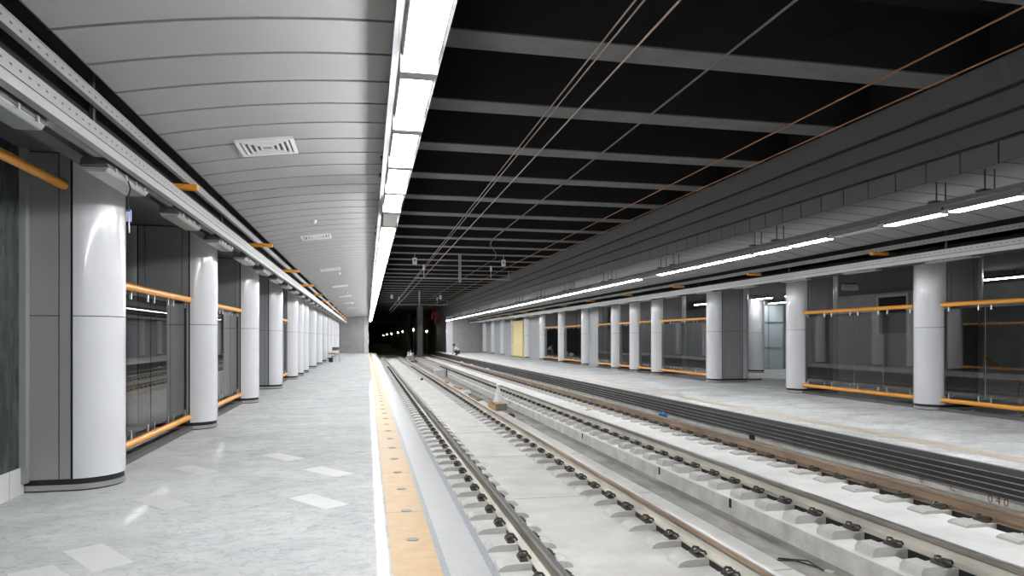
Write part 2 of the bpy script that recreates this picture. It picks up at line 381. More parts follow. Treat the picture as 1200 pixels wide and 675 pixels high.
# ------------------------------------------------------------------ columns
R_, FL = 0.34, 0.73
CYL = [7.42, 11.72, 16.05, 20.4, 24.8, 27.05, 29.3, 33.7, 38.1, 42.5, 46.9, 51.3, 55.7, 60.1]
def arc(r, a0, a1, n, cx=0): return [(cx + r*math.cos(a0 + (a1-a0)*i/n), r*math.sin(a0 + (a1-a0)*i/n)) for i in range(n+1)]
def obround(r, n=20): return arc(r, -PI/2, PI/2, n) + arc(r, PI/2, 3*PI/2, n, -FL)
HC = 3.155
def make_column():
    t = thing('platform_column', '', 'column')
    MB().prism(obround(R_-.012), 'z', 0.0, HC).obj('core', 'joint', t, smooth=True)
    for nm, a0, a1, cx in (('rounded_front', -PI/2, PI/2, 0), ('rounded_back', PI/2, 3*PI/2, -FL)):
        b = MB()
        for z0, z1 in ((0.115, 1.632), (1.640, HC-.01)):
            outer = arc(R_, a0+.035, a1-.035, 28, cx); inner = arc(R_-.02, a0+.035, a1-.035, 28, cx)[::-1]
            b.prism(outer + inner, 'z', z0, z1)
        b.obj(nm, 'clad', t, smooth=True)
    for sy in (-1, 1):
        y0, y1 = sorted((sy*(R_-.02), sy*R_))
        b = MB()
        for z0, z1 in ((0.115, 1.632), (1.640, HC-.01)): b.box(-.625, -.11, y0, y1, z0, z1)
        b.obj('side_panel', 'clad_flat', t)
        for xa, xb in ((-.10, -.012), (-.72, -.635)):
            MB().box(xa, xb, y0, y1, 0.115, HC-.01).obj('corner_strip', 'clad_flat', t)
    MB().prism(obround(R_+.006), 'z', 0.014, 0.062).obj('base_ring', 'steel', t, smooth=True)
    return t
proto = None
def column(x, y, rot, label, group):
    global proto
    if proto is None:
        proto = make_column(); proto.location = (x, y, 0); proto.rotation_euler = (0, 0, rot); proto['label'] = label; proto['group'] = group; return proto
    return dup(proto, (x, y, 0), rot, label, group)
for i, y in enumerate(CYL):
    lab = 'grey clad round-ended column nearest the camera on the left platform' if i == 0 else f'{ORD[i]} grey clad column from the camera along the left platform'
    column(-2.70, y, 0, lab, 'columns of the left platform')
for i, y in enumerate(CYL[1:] + [64.6]):
    lab = 'grey clad round-ended column nearest the camera on the far platform' if i == 0 else f'{ORD[i]} grey clad column from the right along the far platform'
    column(11.14, y - (0.03 if i < 3 else 0), PI, lab, 'columns of the far platform')

# ------------------------------------------------------------------ glass screens with orange rails
def screen(x, ya, yb, side, label, group, zt=2.02, zb=0.20, detail=True):
    ya += R_ + .01; yb -= R_ + .01
    t = thing('glass_screen', label, 'glass screen', (x, ya, 0), 0, group)
    L = yb - ya
    for z in (zt, zb): MB().tube([(0, 0, z), (0, L, z)], 0.043, 14).obj('handrail', 'orange', t, smooth=True)
    n = max(1, round(L / 0.9)); g = -side*0.035
    for k in range(n):
        a, c = L*k/n + .012, L*(k+1)/n - .012
        pane = MB().box(g-.005, g+.005, a, c, zb+.085, zt-.085).obj('glass_pane', 'glass', t)
        if detail:
            for q in (a+.12, c-.12):
                for z0, z1 in ((zt-.135, zt-.03), (zb+.03, zb+.135)): MB().box(g-.016, g+.016, q-.014, q+.014, z0, z1).obj('glass_clamp', 'steel', pane)
    MB().box(-side*.0-.05, .05, 0, L, 0, 0.06).obj('kerb', 'soffit', t)
    return t
for (a, c), lb in zip(((0,1),(1,2),(3,4)), ('orange railed glass screen between the two nearest left columns', 'orange railed glass screen behind the second left column', 'far orange railed glass screen before the fifth left column')):
    screen(-2.70, CYL[a], CYL[c], 1, lb, 'glass screens of the left platform')
rb = [(7.3, 11.69), (11.69, 16.02), (20.4, 24.8), (24.8, 27.05), (27.05, 29.3), (29.3, 32.2), (33.7, 38.1), (38.1, 42.5)]
rl = ['orange railed glass screen at the right edge with a stair rail behind', 'wide dark glass screen between the two nearest far platform columns',
      'orange railed glass screen just left of the open passage', 'narrow glass screen between fourth and fifth far columns from the right', 'narrow glass screen between fifth and sixth far columns from the right',
      'glass screen almost hidden behind the sixth far column from the right', 'glass screen between seventh and eighth far columns from the right', 'farthest orange railed glass screen on the far platform']
for (a, c), lb in zip(rb, rl): screen(11.02, a, c, -1, lb, 'glass screens of the far platform', zt=2.08, zb=0.21)

# high orange rail over the dark marble wall on the left
o = MB().tube([(-2.76, 1.5, 2.85), (-2.76, CYL[0]-R_-.012, 2.85)], 0.042, 16).obj('handrail', 'orange', smooth=True)
tag(o, 'short orange tube high on the dark marble wall at the left edge', 'rail', None, 'thing')

# ------------------------------------------------------------------ walls
struct(MB().box(-3.5, -3.10, YB, 7.06, 0.245, 3.2).obj('wall_left', 'marble'), 'dark green marble wall at the left edge')
struct(MB().box(-3.5, -3.085, YB, 7.06, 0, 0.245).obj('baseboard_left', 'skirt'), 'white marble skirting below the dark wall')
b = MB()
for k in range(16): b.box(-3.088, -3.0835, YB+.3+k*.7, YB+.304+k*.7, 0, .245)
struct(b.obj('skirting_joint', 'disc'))
struct(MB().box(-3.14, -3.045, 7.0, 7.075, 0.1, 3.16).obj('trim_6', 'clad_flat'))
struct(MB().box(-6.2, -6.0, YB, YEND, -3, 4).obj('wall_left', 'soffit'), 'dark wall behind the left columns')
struct(MB().box(-6.2, -3.85, YB, YEND, -3.2, -3).obj('floor_void', 'dark'))
b = MB(); b.box(-6.1, -0.28, YEND, YEND+.4, -0.5, 3.6)
struct(b.obj('wall_end', 'plaster'), 'grey block wall closing the left platform')
b = MB()
n = 26; pts = []
for k in range(n+1): pts.append((0.12 + random.uniform(-.05, .03), -0.5 + 3.95*k/n))
b.prism([(-0.29, -0.5)] + pts + [(-0.29, 3.45)], 'y', YEND-.03, YEND+.4)
struct(b.obj('wall_end_edge', 'pale_plaster'), 'rough white plaster edge of the left end wall')
struct(MB().box(8.1, 20, YEND, YEND+.4, 0, 4).obj('wall_end', 'plaster'), 'grey wall closing the far platform')
struct(MB().box(7.48, 8.1, YEND-.1, YEND+.4, 0, 3.6).obj('trim_7', 'clad'), 'pale pilaster at the end of the far platform')
# hall behind the far platform
struct(MB().box(19.4, 19.7, YB, YEND, -3, 4).obj('wall_right', 'plaster'), 'grey wall at the back of the far hall')
struct(MB().box(11.6, 19.4, YB, 16.3, -3.1, -3.0).obj('floor_void', 'dark'))
struct(MB().box(11.5, 19.4, 16.3, 16.5, -3.1, -0.36).obj('wall_void', 'soffit'))
struct(MB().box(10.55, 19.6, YB, YEND, 3.16, 3.3).obj('ceiling_hall', 'soffit'), 'dark soffit over the far columns')
struct(MB().box(-6.1, -2.28, YB, YEND, 3.16, 3.3).obj('ceiling_soffit', 'soffit'), 'dark soffit over the left columns')
struct(MB().box(-6.2, 19.7, YB-.2, YB, -3.2, 6).obj('wall_back', 'plaster'))
# gray panelled walls between the far columns deeper in the station
for a, c in ((31.52, 33.7), (42.5, 46.9), (51.3, 55.7), (55.7, 60.1), (60.1, 64.6)):
    struct(MB().box(11.09, 11.3, a+R_+.012, c-R_-.012, 0, 3.16).obj('wall_infill', 'clad_mid'))
for a, c in zip(CYL[5:-1], CYL[6:]):
    struct(MB().box(-2.95, -2.85, a+R_, c-R_, 0, 3.16).obj('wall_infill', 'clad_flat'))

# ------------------------------------------------------------------ ceilings: vaulted strip ceilings and bulkheads
def vault(x_in, x_out, z_in, z_out, name, label):
    N = 14; prof = []
    for k in range(N+1):
        t = k / N; prof.append((x_in + (x_out - x_in)*t, z_in - (z_in - z_out)*t*t))
    sg = 1 if x_out > x_in else -1
    prof += [(x_out + sg*.03, z_out + .02), (x_out + sg*.05, z_out + .07), (x_out + sg*.055, z_out + .14)]
    b = MB(); y = YB + .02
    while y < YEND:
        y1 = min(y + 0.53, YEND)
        loop = prof + [(px, pz + .03) for px, pz in prof[::-1]]
        b.prism(loop, 'y', y, y1 - .036); y += 0.53
    o = b.obj(name, 'ceil', smooth=True); struct(o, label)
    b2 = MB().prism([(px, pz + .06) for px, pz in prof] + [(px, pz + .09) for px, pz in prof[::-1]], 'y', YB, YEND)
    b2.obj('backing', 'dark', o)
    return prof
PL = vault(0.50, -1.82, 3.48, 3.24, 'ceiling', 'vaulted grey strip ceiling over the left platform')
vault(7.22, 9.52, 3.48, 3.24, 'ceiling', 'vaulted grey strip ceiling over the far platform')
rows = [(3.47, 3.72), (3.76, 4.01), (4.05, 4.30), (4.34, 4.70)]
for nm, x, sx, lb in (('bulkhead', 7.20, 1, 'grey lapped bulkhead boards over the far platform edge'), ('bulkhead', 0.50, -1, 'grey bulkhead over the left platform edge')):
    o = MB().box(*sorted((x + sx*.04, x + sx*.10)), YB, YEND, 3.5, 4.66).obj(nm, 'dark'); struct(o, lb)
    for q, (z0, z1) in enumerate(rows):
        b = MB()
        if q == 0:
            y = YB + .02
            while y < YEND:
                b.box(*sorted((x, x + sx*.03)), y, min(y + .53, YEND) - .02, z0, z1); y += .53
        else:
            a0, a1 = x + sx*.028, x - sx*.004
            pr = [(x + sx*.05, z0), (a1 , z0), (a0, z1), (x + sx*.05, z1)]
            b.prism(pr, 'y', YB, YEND)
        b.obj('bulkhead_board', 'bulk', o)
# dark void over the hanging rails and the deck with its beams
struct(MB().box(-2.3, -1.86, YB, YEND, 3.55, 3.6).obj('ceiling_void', 'dark')); struct(MB().box(9.56, 10.6, YB, YEND, 3.55, 3.6).obj('ceiling_void', 'dark'))
for xa, xb in ((-2.34, -2.20), (10.50, 10.64)):
    struct(MB().box(xa, xb, YB, YEND, 2.87, 2.97).obj('ledge_beam', 'beam'), 'thin longitudinal ledge over the columns')
    struct(MB().box(min(xa+.05, xb-.05), max(xa+.05, xb-.05), YB, YEND, 2.97, 3.56).obj('ledge_web', 'dark'))
struct(MB().box(-6.2, 20, YB, 240, 5.55, 5.7).obj('ceiling_deck', 'deck'), 'black deck above the roof beams')
yb = 1.05; k = 0
bm0 = None
while yb < 130:
    if bm0 is None:
        bm0 = MB().box(0.58, 7.8, -.22, .22, 4.745, 5.55).obj('roof_beam', 'deck', loc=(0, yb, 0)); struct(bm0, 'dark concrete beam across the tracks'); bm1 = MB().box(0.55, 7.8, -.225, .225, 4.73, 4.75).obj('beam_soffit', 'beam', bm0)  # beam body near black, thin soffit plate in paler grey
        bm0['group'] = 'roof beams'
    else:
        q = bm0.copy(); q.location = (0, yb, 0); C.objects.link(q); q1 = bm1.copy(); C.objects.link(q1); q1.parent = q
    yb += 2.15
struct(MB().box(0.30, 0.6, YB, 150, 4.62, 5.56).obj('roof_edge', 'deck')); struct(MB().box(7.8, 8.0, YB, 150, 4.5, 5.56).obj('roof_edge', 'deck'))

# tunnel beyond
struct(MB().box(-1.6, -1.3, YEND+.4, 240, -1.1, 5.6).obj('wall_tunnel', 'soffit')); struct(MB().box(7.5, 7.8, YEND+6, 240, -1.1, 5.6).obj('wall_tunnel', 'soffit'))
struct(MB().box(-1.6, 7.6, 240, 240.3, -1.1, 5.6).obj('wall_tunnel', 'deck'))
struct(MB().box(-1.5, 7.6, 80, 240, -1.1, -0.6).obj('floor_tunnel', 'gutter'))
struct(MB().box(7.5, 7.8, YEND+.4, YEND+6, -.4, 5.6).obj('wall_tunnel', 'soffit'))
for i, (x, y) in enumerate(((5.45, 72.5), (5.4, 92), (5.4, 106), (5.3, 124), (5.2, 140))):
    t = thing('tunnel_column', ['dark tunnel column just beyond the platforms', 'dark second tunnel column behind the first', 'dark third tunnel column', 'dark fourth tunnel column far in the tunnel', 'farthest dark tunnel column'][i], 'column', (x, y, 0), 0, 'columns in the tunnel')
    MB().lathe([(.33, -1.0), (.33, 4.72)], 20).obj('shaft', 'plaster', t, smooth=True)
    MB().box(-.45, .45, -.45, .45, -1.1, -.6).obj('base', 'plaster', t)
for i, y in enumerate((74, 97, 112, 142, 175, 215)):
    x = 5.2; z = 2.3
    t = thing('tunnel_lamp', f'{ORD[i]} small yellowish lamp in the dark tunnel, counted from the right', 'lamp', (x - .35, y, z), 0, 'lamps in the dark tunnel')
    MB().lump((0, 0, 0), .085 if i < 3 else .11, (1, .8, 1), 0, 2).obj('bulb', 'lamp_glow', t, smooth=True)
    MB().box(-.03, .03, .06, .14, -3.0, .35).obj('lamp_post', 'beam', t)
# red sign at the portal
t = thing('signal_sign', 'small red barred sign beside the dark tunnel mouth', 'sign', (6.95, 72.0, 3.15), 0)
for xx, z0, z1 in ((-.36, .25, 1.0), (-.02, -.1, .95), (.30, .25, 1.0)): MB().box(xx, xx+.14, -.03, .03, z0, z1).obj('sign_bar', 'red', t)
MB().box(-.36, .44, -.02, .02, .86, 1.0).obj('sign_bar', 'red', t); MB().box(-.02, .42, -.02, .02, .25, .37).obj('sign_bar', 'red', t)
MB().box(-.04, .52, .03, .08, -.2, 1.1).obj('sign_back', 'beam', t)
t = thing('tunnel_lamp', 'single white lamp low beside the red tunnel sign', 'lamp', (6.35, 75, 2.15)); MB().lump((0,0,0), .09, (1,1,1), 0, 2).obj('bulb', 'lamp_glow', t, smooth=True); MB().box(.0, .05, .05, .1, -2.6, .1).obj('lamp_post', 'beam', t)

# ------------------------------------------------------------------ rows of strip lights
MP = 1.13
def module(lit, w):
    t = thing('strip_light', '', 'light')
    L = MP - .03
    MB().prism([(-w-.004,0),(w+.004,0),(w+.012,.02),(w+.012,.075),(-w-.012,.075),(-w-.012,.02)], 'y', 0, L).obj('housing', 'housing', t)
    MB().box(-w, w, .06, L-.09, -.078 if w > .08 else -.012, .022).obj('diffuser', lit, t, bevel=.004)
    MB().box(-w-.02, w+.02, L-.085, L+.028, -.082 if w > .08 else -.016, .03).obj('end_bar', 'strut', t)
    return t
mods = {}
def place_mod(key, x, y, z, label, group):
    w = .088 if x < 4 else .07
    kk = key; key = (key, w)
    if key not in mods:
        t = module(kk, w); t.location = (x, y, z); t['label'] = label; t['group'] = group; mods[key] = t
    else: dup(mods[key], (x, y, z), 0, label, group)
ZT = 3.06
y = 8.65 - MP*10
while y + MP < YEND:
    dead = abs(y - 8.65) < .1
    place_mod('unlit' if dead else 'lit', .296, y, ZT, 'unlit grey module in the bright ceiling row over the left platform' if dead else 'lit white module in the light row over the left platform edge', 'strip lights over the left platform')
    y += MP
y = 7.27 - 1.1*9; 
n = -9
while y + 1.1 < YEND:
    dead = n in (1, 8)
    place_mod('unlit' if dead else 'lit', 7.40, y, ZT, ('unlit module in the far light row, nearer the right edge' if n == 1 else 'unlit module in the far light row, farther along') if dead else 'lit white module in the light row over the far platform', 'strip lights over the far platform')
    y += 1.13; n += 1
for x, lb in ((.296, 'grey channel carrying the bright light row over the left platform'), (7.40, 'grey channel carrying the light row over the far platform')):
    t = thing('light_channel', lb, 'light channel', (x, YB, ZT), 0)
    L = YEND - YB - .2
    MB().prism([(-.12,.075),(.12,.075),(.12,.135),(-.12,.135)], 'y', 0, L).obj('channel_body', 'strut' if x < 4 else 'beam', t)
    for sx in (-1, 1):
        MB().box(*sorted((sx*.121, sx*.150)), 0, L, .077, .135).obj('side_flange', 'housing' if x < 4 else 'beam', t)
    q = 2.3
    while q < L:
        for e in (0, .72):
            b = MB()
            b.box(-.09, -.078, q+e-.006, q+e+.006, .135, .42); b.box(.05, .062, q+e-.006, q+e+.006, .135, .42)
            b.box(-.17, .14, q+e-.05, q+e+.05, .137, .165)
            b.obj('hanger', 'hang', t)
        q += 4.3

# ------------------------------------------------------------------ hanging strut rails, orange brackets and unlit lamps
def hanging(x, side, lb_u, lb_l):
    # side: +1 when the platform edge lies towards +X
    u = thing('strut_rail', lb_u, 'rail', (x, YB, 3.07), 0)
    L = YEND - YB - 1.0
    MB().box(-.022, .022, 0, L, 0, .072).obj('strut_body', perforated(.036), u)
    MB().box(-.03, .03, 0, L, .072, .078).obj('strut_flange', 'strut', u)
    l = thing('strut_rail', lb_l, 'rail', (x, YB, 2.77), 0)
    MB().box(-.022, .022, 0, L, .072, .16).obj('strut_body', perforated(.117), l)
    MB().box(-.035, .026, 0, L, 0, .062).obj('lower_channel', 'strut', l)
    MB().box(-.015, .018, 0, L, .062, .072).obj('joint_gap', 'slot', l)
    b = MB(); q = 5.0
    while q < L: b.box(-side*.05-.012, -side*.05+.012, q-.02, q+.02, 0.1, .72); q += 4.4
    b.obj('hanger', 'hang', l)
hanging(-1.875, 1, 'upper perforated hanging rail over the left platform', 'lower perforated hanging rail over the left platform')
hanging(9.56, -1, 'upper perforated hanging rail over the far platform', 'lower bright hanging rail over the far platform')
def bracket(x, y, side, ln, label, group):
    t = thing('orange_bracket', label, 'bracket', (x, y, 3.038), 0, group)
    MB().box(*sorted((side*-.18, side*(ln-.18))), -.045, .045, -.03, .03).obj('orange_bar', 'orange', t, bevel=.006)
    MB().box(-.028, .028, -.07, .07, .026, .0315).obj('clamp_plate', 'hang', t)
    MB().box(-side*.28-.08, -side*.28+.08, -.04, .04, -.035, .02).obj('clamp_block', 'hang', t)
for i in range(12):
    y = 7.85 + 4.65*i
    bracket(-1.875, y, 1, .28 if i == 0 else .44, f'{ORD[i]} orange bar from the camera on the left hanging rail', 'orange bars on the left hanging rail')
for i in range(12):
    bracket(9.56, 11.3 + 4.3*i, -1, .36, f'{ORD[i]} orange bar from the right on the far hanging rail', 'orange bars on the far hanging rail')
def make_lamp():
    t = thing('batten_lamp', '', 'lamp')
    MB().prism([(-.105,.0),(.105,.0),(.085,.07),(-.085,.07)], 'y', 0, 1.0).obj('lamp_body', 'lampbody', t, bevel=.008)
    cv = MB().prism([(-.10,.002),(.10,.002),(.075,-.035),(-.075,-.035)], 'y', .02, .98).obj('lamp_cover', 'lampcover', t, bevel=.01)
    for sx in (-1, 1):
        for q in (.15, .38, .62, .85): MB().box(sx*.106-.006, sx*.106+.006, q-.012, q+.012, -.012, .02).obj('latch', 'steel', cv)
    MB().box(-.02, .02, .25, .3, .07, .2).obj('hanger', 'hang', t); MB().box(-.02, .02, .7, .75, .07, .2).obj('hanger', 'hang', t)
    return t
lp = None
for i in range(31):
    y = 3.72 + 2.0*i
    lab = ('unlit batten lamp cut by the left edge under the hanging rail' if i == 0 else f'{ORD[i]} unlit batten lamp from the camera under the left hanging rail' if i < 8 else 'small distant unlit batten lamp under the left hanging rail')
    if lp is None:
        lp = make_lamp(); lp.location = (-2.03, y, 2.735); lp['label'] = lab; lp['group'] = 'unlit batten lamps on the left'
    else: dup(lp, (-2.03, y, 2.735), 0, lab, 'unlit batten lamps on the left')
for i in range(24):
    dup(lp, (9.71, 9.3 + 2.15*i, 2.775), 0, 'unlit batten lamp half hidden behind the far hanging rail', 'unlit batten lamps on the far side')
# dangling connector
t = thing('cable_plug', 'blue and white plug dangling by the nearest left column', 'plug', (-1.93, 6.18, 2.42))
MB().box(-.018, .018, -.018, .018, -.03, .07).obj('plug_body', 'blue_plug', t, bevel=.004); MB().box(-.016, .012, -.03, -.012, -.03, .05).obj('plug_face', 'white', t)
MB().tube([(0,0,.07),(-.01,0,.16),(.02,-.02,.24),(.01,-.05,.30)], .007, 6).obj('cable', 'black', t); MB().tube([(0,0,-.03),(.003,0,-.12)], .006, 6).obj('cable_tail', 'white', t)

# ceiling vents and detectors
def zc(x):
    t = (0.5 - x) / 2.4; return 3.48 - .25*t*t
def vent(x, y, label, grp):
    sl = math.atan(.25*2*((.5-x)/2.4)/2.4)
    t = thing('ceiling_vent', label, 'vent', (x, y, zc(x)-.012), 0, grp); t.rotation_euler = (0, -sl, 0)
    w = .275
    b = MB(); b.box(-w, w, -w, -w+.035, -.02, .01); b.box(-w, w, w-.035, w, -.02, .01); b.box(-w, -w+.035, -w+.035, w-.035, -.02, .01); b.box(w-.035, w, -w+.035, w-.035, -.02, .01)
    b.obj('frame', 'vent', t)
    for k in range(4):
        a = w - .055 - k*.052; c = a - .022; b = MB()
        for s in (-1, 1):
            b.box(-a, a, *sorted((s*a, s*c)), -.022, -.004); b.box(*sorted((s*a, s*c)), -c, c, -.022, -.004)
        b.obj('louvre', 'vent', t)
    MB().box(-w+.03, w-.03, -w+.03, w-.03, .0, .012).obj('backing', 'soffit', t)
for i, (x, y) in enumerate(((-.99, 7.28), (-.96, 13.6), (-1.02, 19.9), (-1.0, 26.3), (-1.0, 32.6), (-1.0, 39), (-1.0, 45.3))):
    vent(x, y, 'large square louvred vent nearest the camera in the left ceiling' if i == 0 else f'{ORD[i]} square vent from the camera in the left ceiling', 'vents in the left ceiling')
for i, (x, y) in enumerate(((-.87, 11.85), (-.83, 21.3), (-.85, 30.5), (-.85, 40))):
    o = MB().lathe([(.028, .03), (.045, .01), (.045, -.015), (.02, -.045), (.006, -.05)], 14).obj('smoke_detector', 'vent', loc=(x, y, zc(x)-.012), smooth=True)
    tag(o, f'{ORD[i]} small round detector from the camera in the left ceiling', 'detector', 'detectors in the left ceiling', 'thing')

# ------------------------------------------------------------------ overhead wires and their supports
def wire(x, z, r, m, label, x1=None, pts=None):
    o = MB().tube(pts or [(x, YB+.2, z), (x, 70, z)], r, 6).obj('overhead_wire', m); tag(o, label, 'wire', 'overhead wires', 'thing'); return o
wire(2.12, CH+2.73, .009, 'wire', 'left one of the twin thin wires over the near track'); wire(2.19, CH+2.73, .009, 'wire', 'right one of the twin thin wires over the near track')
wire(2.155, CH+2.38, .009, 'wire', 'single pale contact wire below the twin wires over the near track')
wire(0,0,.013, 'wire_dark', 'dark bent feeder cable hung between the two tracks', pts=[(3.60, YB+.2, 4.33), (3.60, 19.0, 4.33), (3.62, 19.8, 4.34), (3.75, 21.0, 4.36), (4.5, 24.0, 4.45), (4.83, 25.8, 4.50), (4.83, 70, 4.5)])
wire(5.546, CH+2.86, .010, 'wire_orange', 'orange brown upper wire over the far track'); wire(5.60, CH+2.565, .008, 'wire_orange', 'brown lower wire over the far track along the bulkhead top')
for i, y in enumerate((26.85, 48.35)):
    t = thing('catenary_support', ('nearer' if i == 0 else 'farther') + ' grey hanging post and cross tube carrying the overhead wires', 'support', (3.58, y, 3.6), 0, 'catenary supports')
    MB().box(-.05, .05, -.05, .05, .02, 1.13).obj('drop_post', 'strut', t); MB().tube([(-1.75, 0, .17), (2.05, 0, .17)], .025, 8).obj('cross_tube', 'strut', t)
    for xx in (-1.42, 1.25, 1.97): MB().tube([(xx, 0, .17), (xx, 0, .5 if xx > 0 else .56)], .016, 6).obj('wire_dropper', 'strut', t)
    for xx in (1.25, -1.42): MB().lathe([(.03,.5),(.05,.55),(.03,.6),(.05,.65),(.03,.7)], 10, xx, 0).obj('insulator', 'cream', t)
for x, y, lb in ((1.81, 26.85, 'small white plate with dark mark hanging over the near track'), (5.34, 26.85, 'small white plate with dark mark hanging over the far track'), (1.74, 50.5, 'distant white plate over the near track'), (5.29, 50.5, 'distant white plate over the far track')):
    t = thing('hanging_plate', lb, 'plate', (x, y, 4.43), 0, 'plates hanging over the tracks')
    MB().box(-.085, .085, -.01, .01, -.13, .13).obj('plate', 'white', t, bevel=.005)
    b = MB(); b.box(-.04, .04, -.013, -.0105, .03, .06); b.box(.015, .04, -.013, -.0105, -.04, .04); b.box(-.04, -.01, -.013, -.0105, -.02, .01); b.obj('dark_mark', 'hang', t)
    MB().box(-.01, .01, -.01, .01, .13, .30).obj('rod', 'strut', t)

# ------------------------------------------------------------------ far hall furnishing
column(15.75, 25.6, -PI/2, 'distant round-ended column in the hall seen through the open passage', 'columns in the far hall')
for i, (x, y, lb) in enumerate(((16.3, 14.9, 'lit tube lamp in the dark hall at the right edge'), (15.4, 24.6, 'left lit lamp seen through the open passage'), (15.4, 22.3, 'right lit lamp seen through the open passage'), (17.9, 27.3, 'small lit lamp low over the glass doors'), (15.2, 29.2, 'lit lamp behind the glass screen left of the passage'), (16.3, 11.9, 'hall lamp above the stair at the right edge'), (16, 40, 'lit lamp deep in the far hall'), (16, 50, 'farthest lit lamp in the far hall'))):
    t = thing('hall_lamp', lb, 'lamp', (x, y, 3.0), 0, 'lamps in the far hall')
    MB().prism([(-.09,.0),(.09,.0),(.07,.08),(-.07,.08)], 'y', -.7, .7).obj('lamp_body', 'lampbody', t); MB().box(-.045, .045, -.68, .68, -.025, .0).obj('diffuser', 'hall_lit', t, bevel=.01)
    for q in (-.4, .4): MB().box(-.01, .01, q-.01, q+.01, .08, .17).obj('hanger', 'hang', t)
t = thing('glazed_entrance', 'pale blue framed glass doors at the back of the open passage', 'entrance', (18.0, 28.2, 0))
for k in range(3):
    MB().box(-.75 + k*.75 - .03, -.75 + k*.75 + .03, -.03, .03, 0, 2.9).obj('door_frame', 'steel', t)
MB().box(-.75, .75, -.03, .03, 2.1, 2.17).obj('transom', 'steel', t); MB().box(-.75, .75, -.03, .03, .95, 1.02).obj('push_bar', 'steel', t)
for k in range(2): MB().box(-.72 + k*.75, -.03 + k*.75, -.006, .006, .02, 2.9).obj('glass_pane', 'pane_blue', t)
struct(MB().box(16.2, 19.4, 28.3, 28.5, 0, 3.16).obj('wall_hall', 'plaster'))
t = MB().box(19.36, 19.39, 21.5, 22.9, 1.6, 2.98).obj('window_1', 'dark'); struct(t, 'dark opening with cream frame in the hall wall')
b = MB(); b.box(19.33, 19.4, 21.4, 21.5, 1.5, 3.08); b.box(19.33, 19.4, 22.9, 23.0, 1.5, 3.08); b.box(19.33, 19.4, 21.5, 22.9, 2.98, 3.08); b.obj('window_frame', 'cream', t)
t = thing('junction_box', 'small white box under the hall ceiling above the dark glass', 'box', (15.0, 19.0, 2.942)); MB().box(-.25, .25, -.08, .08, 0, .2).obj('box_body', 'white', t, bevel=.01); MB().box(-.2, .2, -.02, .02, .2, .22).obj('bracket', 'hang', t)
# stair going down into the void
t = thing('stair', 'stair with orange handrail and pale side descending behind the right glass', 'stair', (13.5, 13.4, 0))
b = MB()
for k in range(14): b.box(0, 1.8, -.3*(k+1), -.3*k, -.17*(k+1)-.25, -.17*(k+1))
b.obj('flight', 'plaster', t)
MB().prism([(.2, .12), (.2, -.35), (-4.2, -2.85), (-4.2, -2.35)], 'x', -.08, 0).obj('stringer', 'pale_plaster', t)
MB().tube([(-.02, .3, 1.22), (-.02, -.45, 1.12), (-.02, -4.2, -1.0)], .035, 10).obj('handrail', 'orange', t, smooth=True)
for k in range(4): MB().tube([(-.04, -.5 - k, -.28-.57*k), (-.03, -.5 - k, 1.09-.565*k)], .018, 8).obj('baluster', 'steel', t)
struct(MB().box(11.6, 19.4, 13.3, 16.3, -.36, 0).obj('floor_landing', 'hallfloor'))
# timber hoarding between two distant far columns
t = thing('timber_hoarding', 'pale yellow boarded hoarding between two distant far columns', 'hoarding', (10.85, 47.3, 0))
MB().box(-.05, .05, 3.5, 3.7, 0, 2.75).obj('post', 'timber', t); MB().box(-.05, .05, 0, .1, 0, 2.75).obj('post', 'timber', t)
MB().box(.0, .03, .1, 3.5, .08, 2.7).obj('board', 'ply', t)
for z in (.1, .95, 1.8, 2.62): MB().box(-.03, 0, .1, 3.5, z, z+.07).obj('batten', 'timber', t)
t = thing('plank', 'dark plank with yellow end lying on the floor in the open passage', 'plank', (12.6, 20.9, 0), .15)
MB().box(-.55, .5, -.06, .06, 0, .05).obj('plank_body', 'wood_dark', t); MB().box(-.35, -.1, -.07, .07, .05, .09).obj('yellow_offcut', 'timber', t)

# ------------------------------------------------------------------ things left lying on the tracks
t = thing('cardboard_box', 'torn brown cardboard box lying beside the gutter', 'box', (3.41, 18.0, ZL), .18)
MB().box(-.155, .155, -.30, .30, 0, .20).obj('carton', 'card', t, bevel=.01)
MB().box(-.155, .155, -.31, -.30, .02, .19).obj('torn_side', 'wood_dark', t)
MB().bar((-.155, -.1, .20), (-.25, -.1, .25), .3, .008).obj('flap', 'card', t); MB().bar((.155, .1, .2), (.26, .1, .16), .3, .008).obj('flap', 'card', t)
b = MB(); rings = []
for k, (r, z) in enumerate(((.24, 0), (.21, .12), (.16, .28), (.12, .44), (.07, .58), (.05, .68), (.09, .75), (.02, .79))):
    rings.append([b.b.verts.new(((r*(1+.22*math.sin(5*a+k)+.1*random.random()))*math.cos(a)*.8, (r*(1+.2*math.cos(4*a+k)))*math.sin(a), z)) for a in [2*PI*i/20 for i in range(20)]])
for A, B in zip(rings, rings[1:]):
    for i in range(20): b.b.faces.new((A[i], A[(i+1)%20], B[(i+1)%20], B[i]))
b.b.faces.new(rings[0][::-1]); b.b.faces.new(rings[-1])
o = b.obj('plastic_bag', 'plastic', loc=(3.78, 19.8, ZG), smooth=True); tag(o, 'tall white knotted plastic bag standing in the gutter', 'bag', None, 'thing')
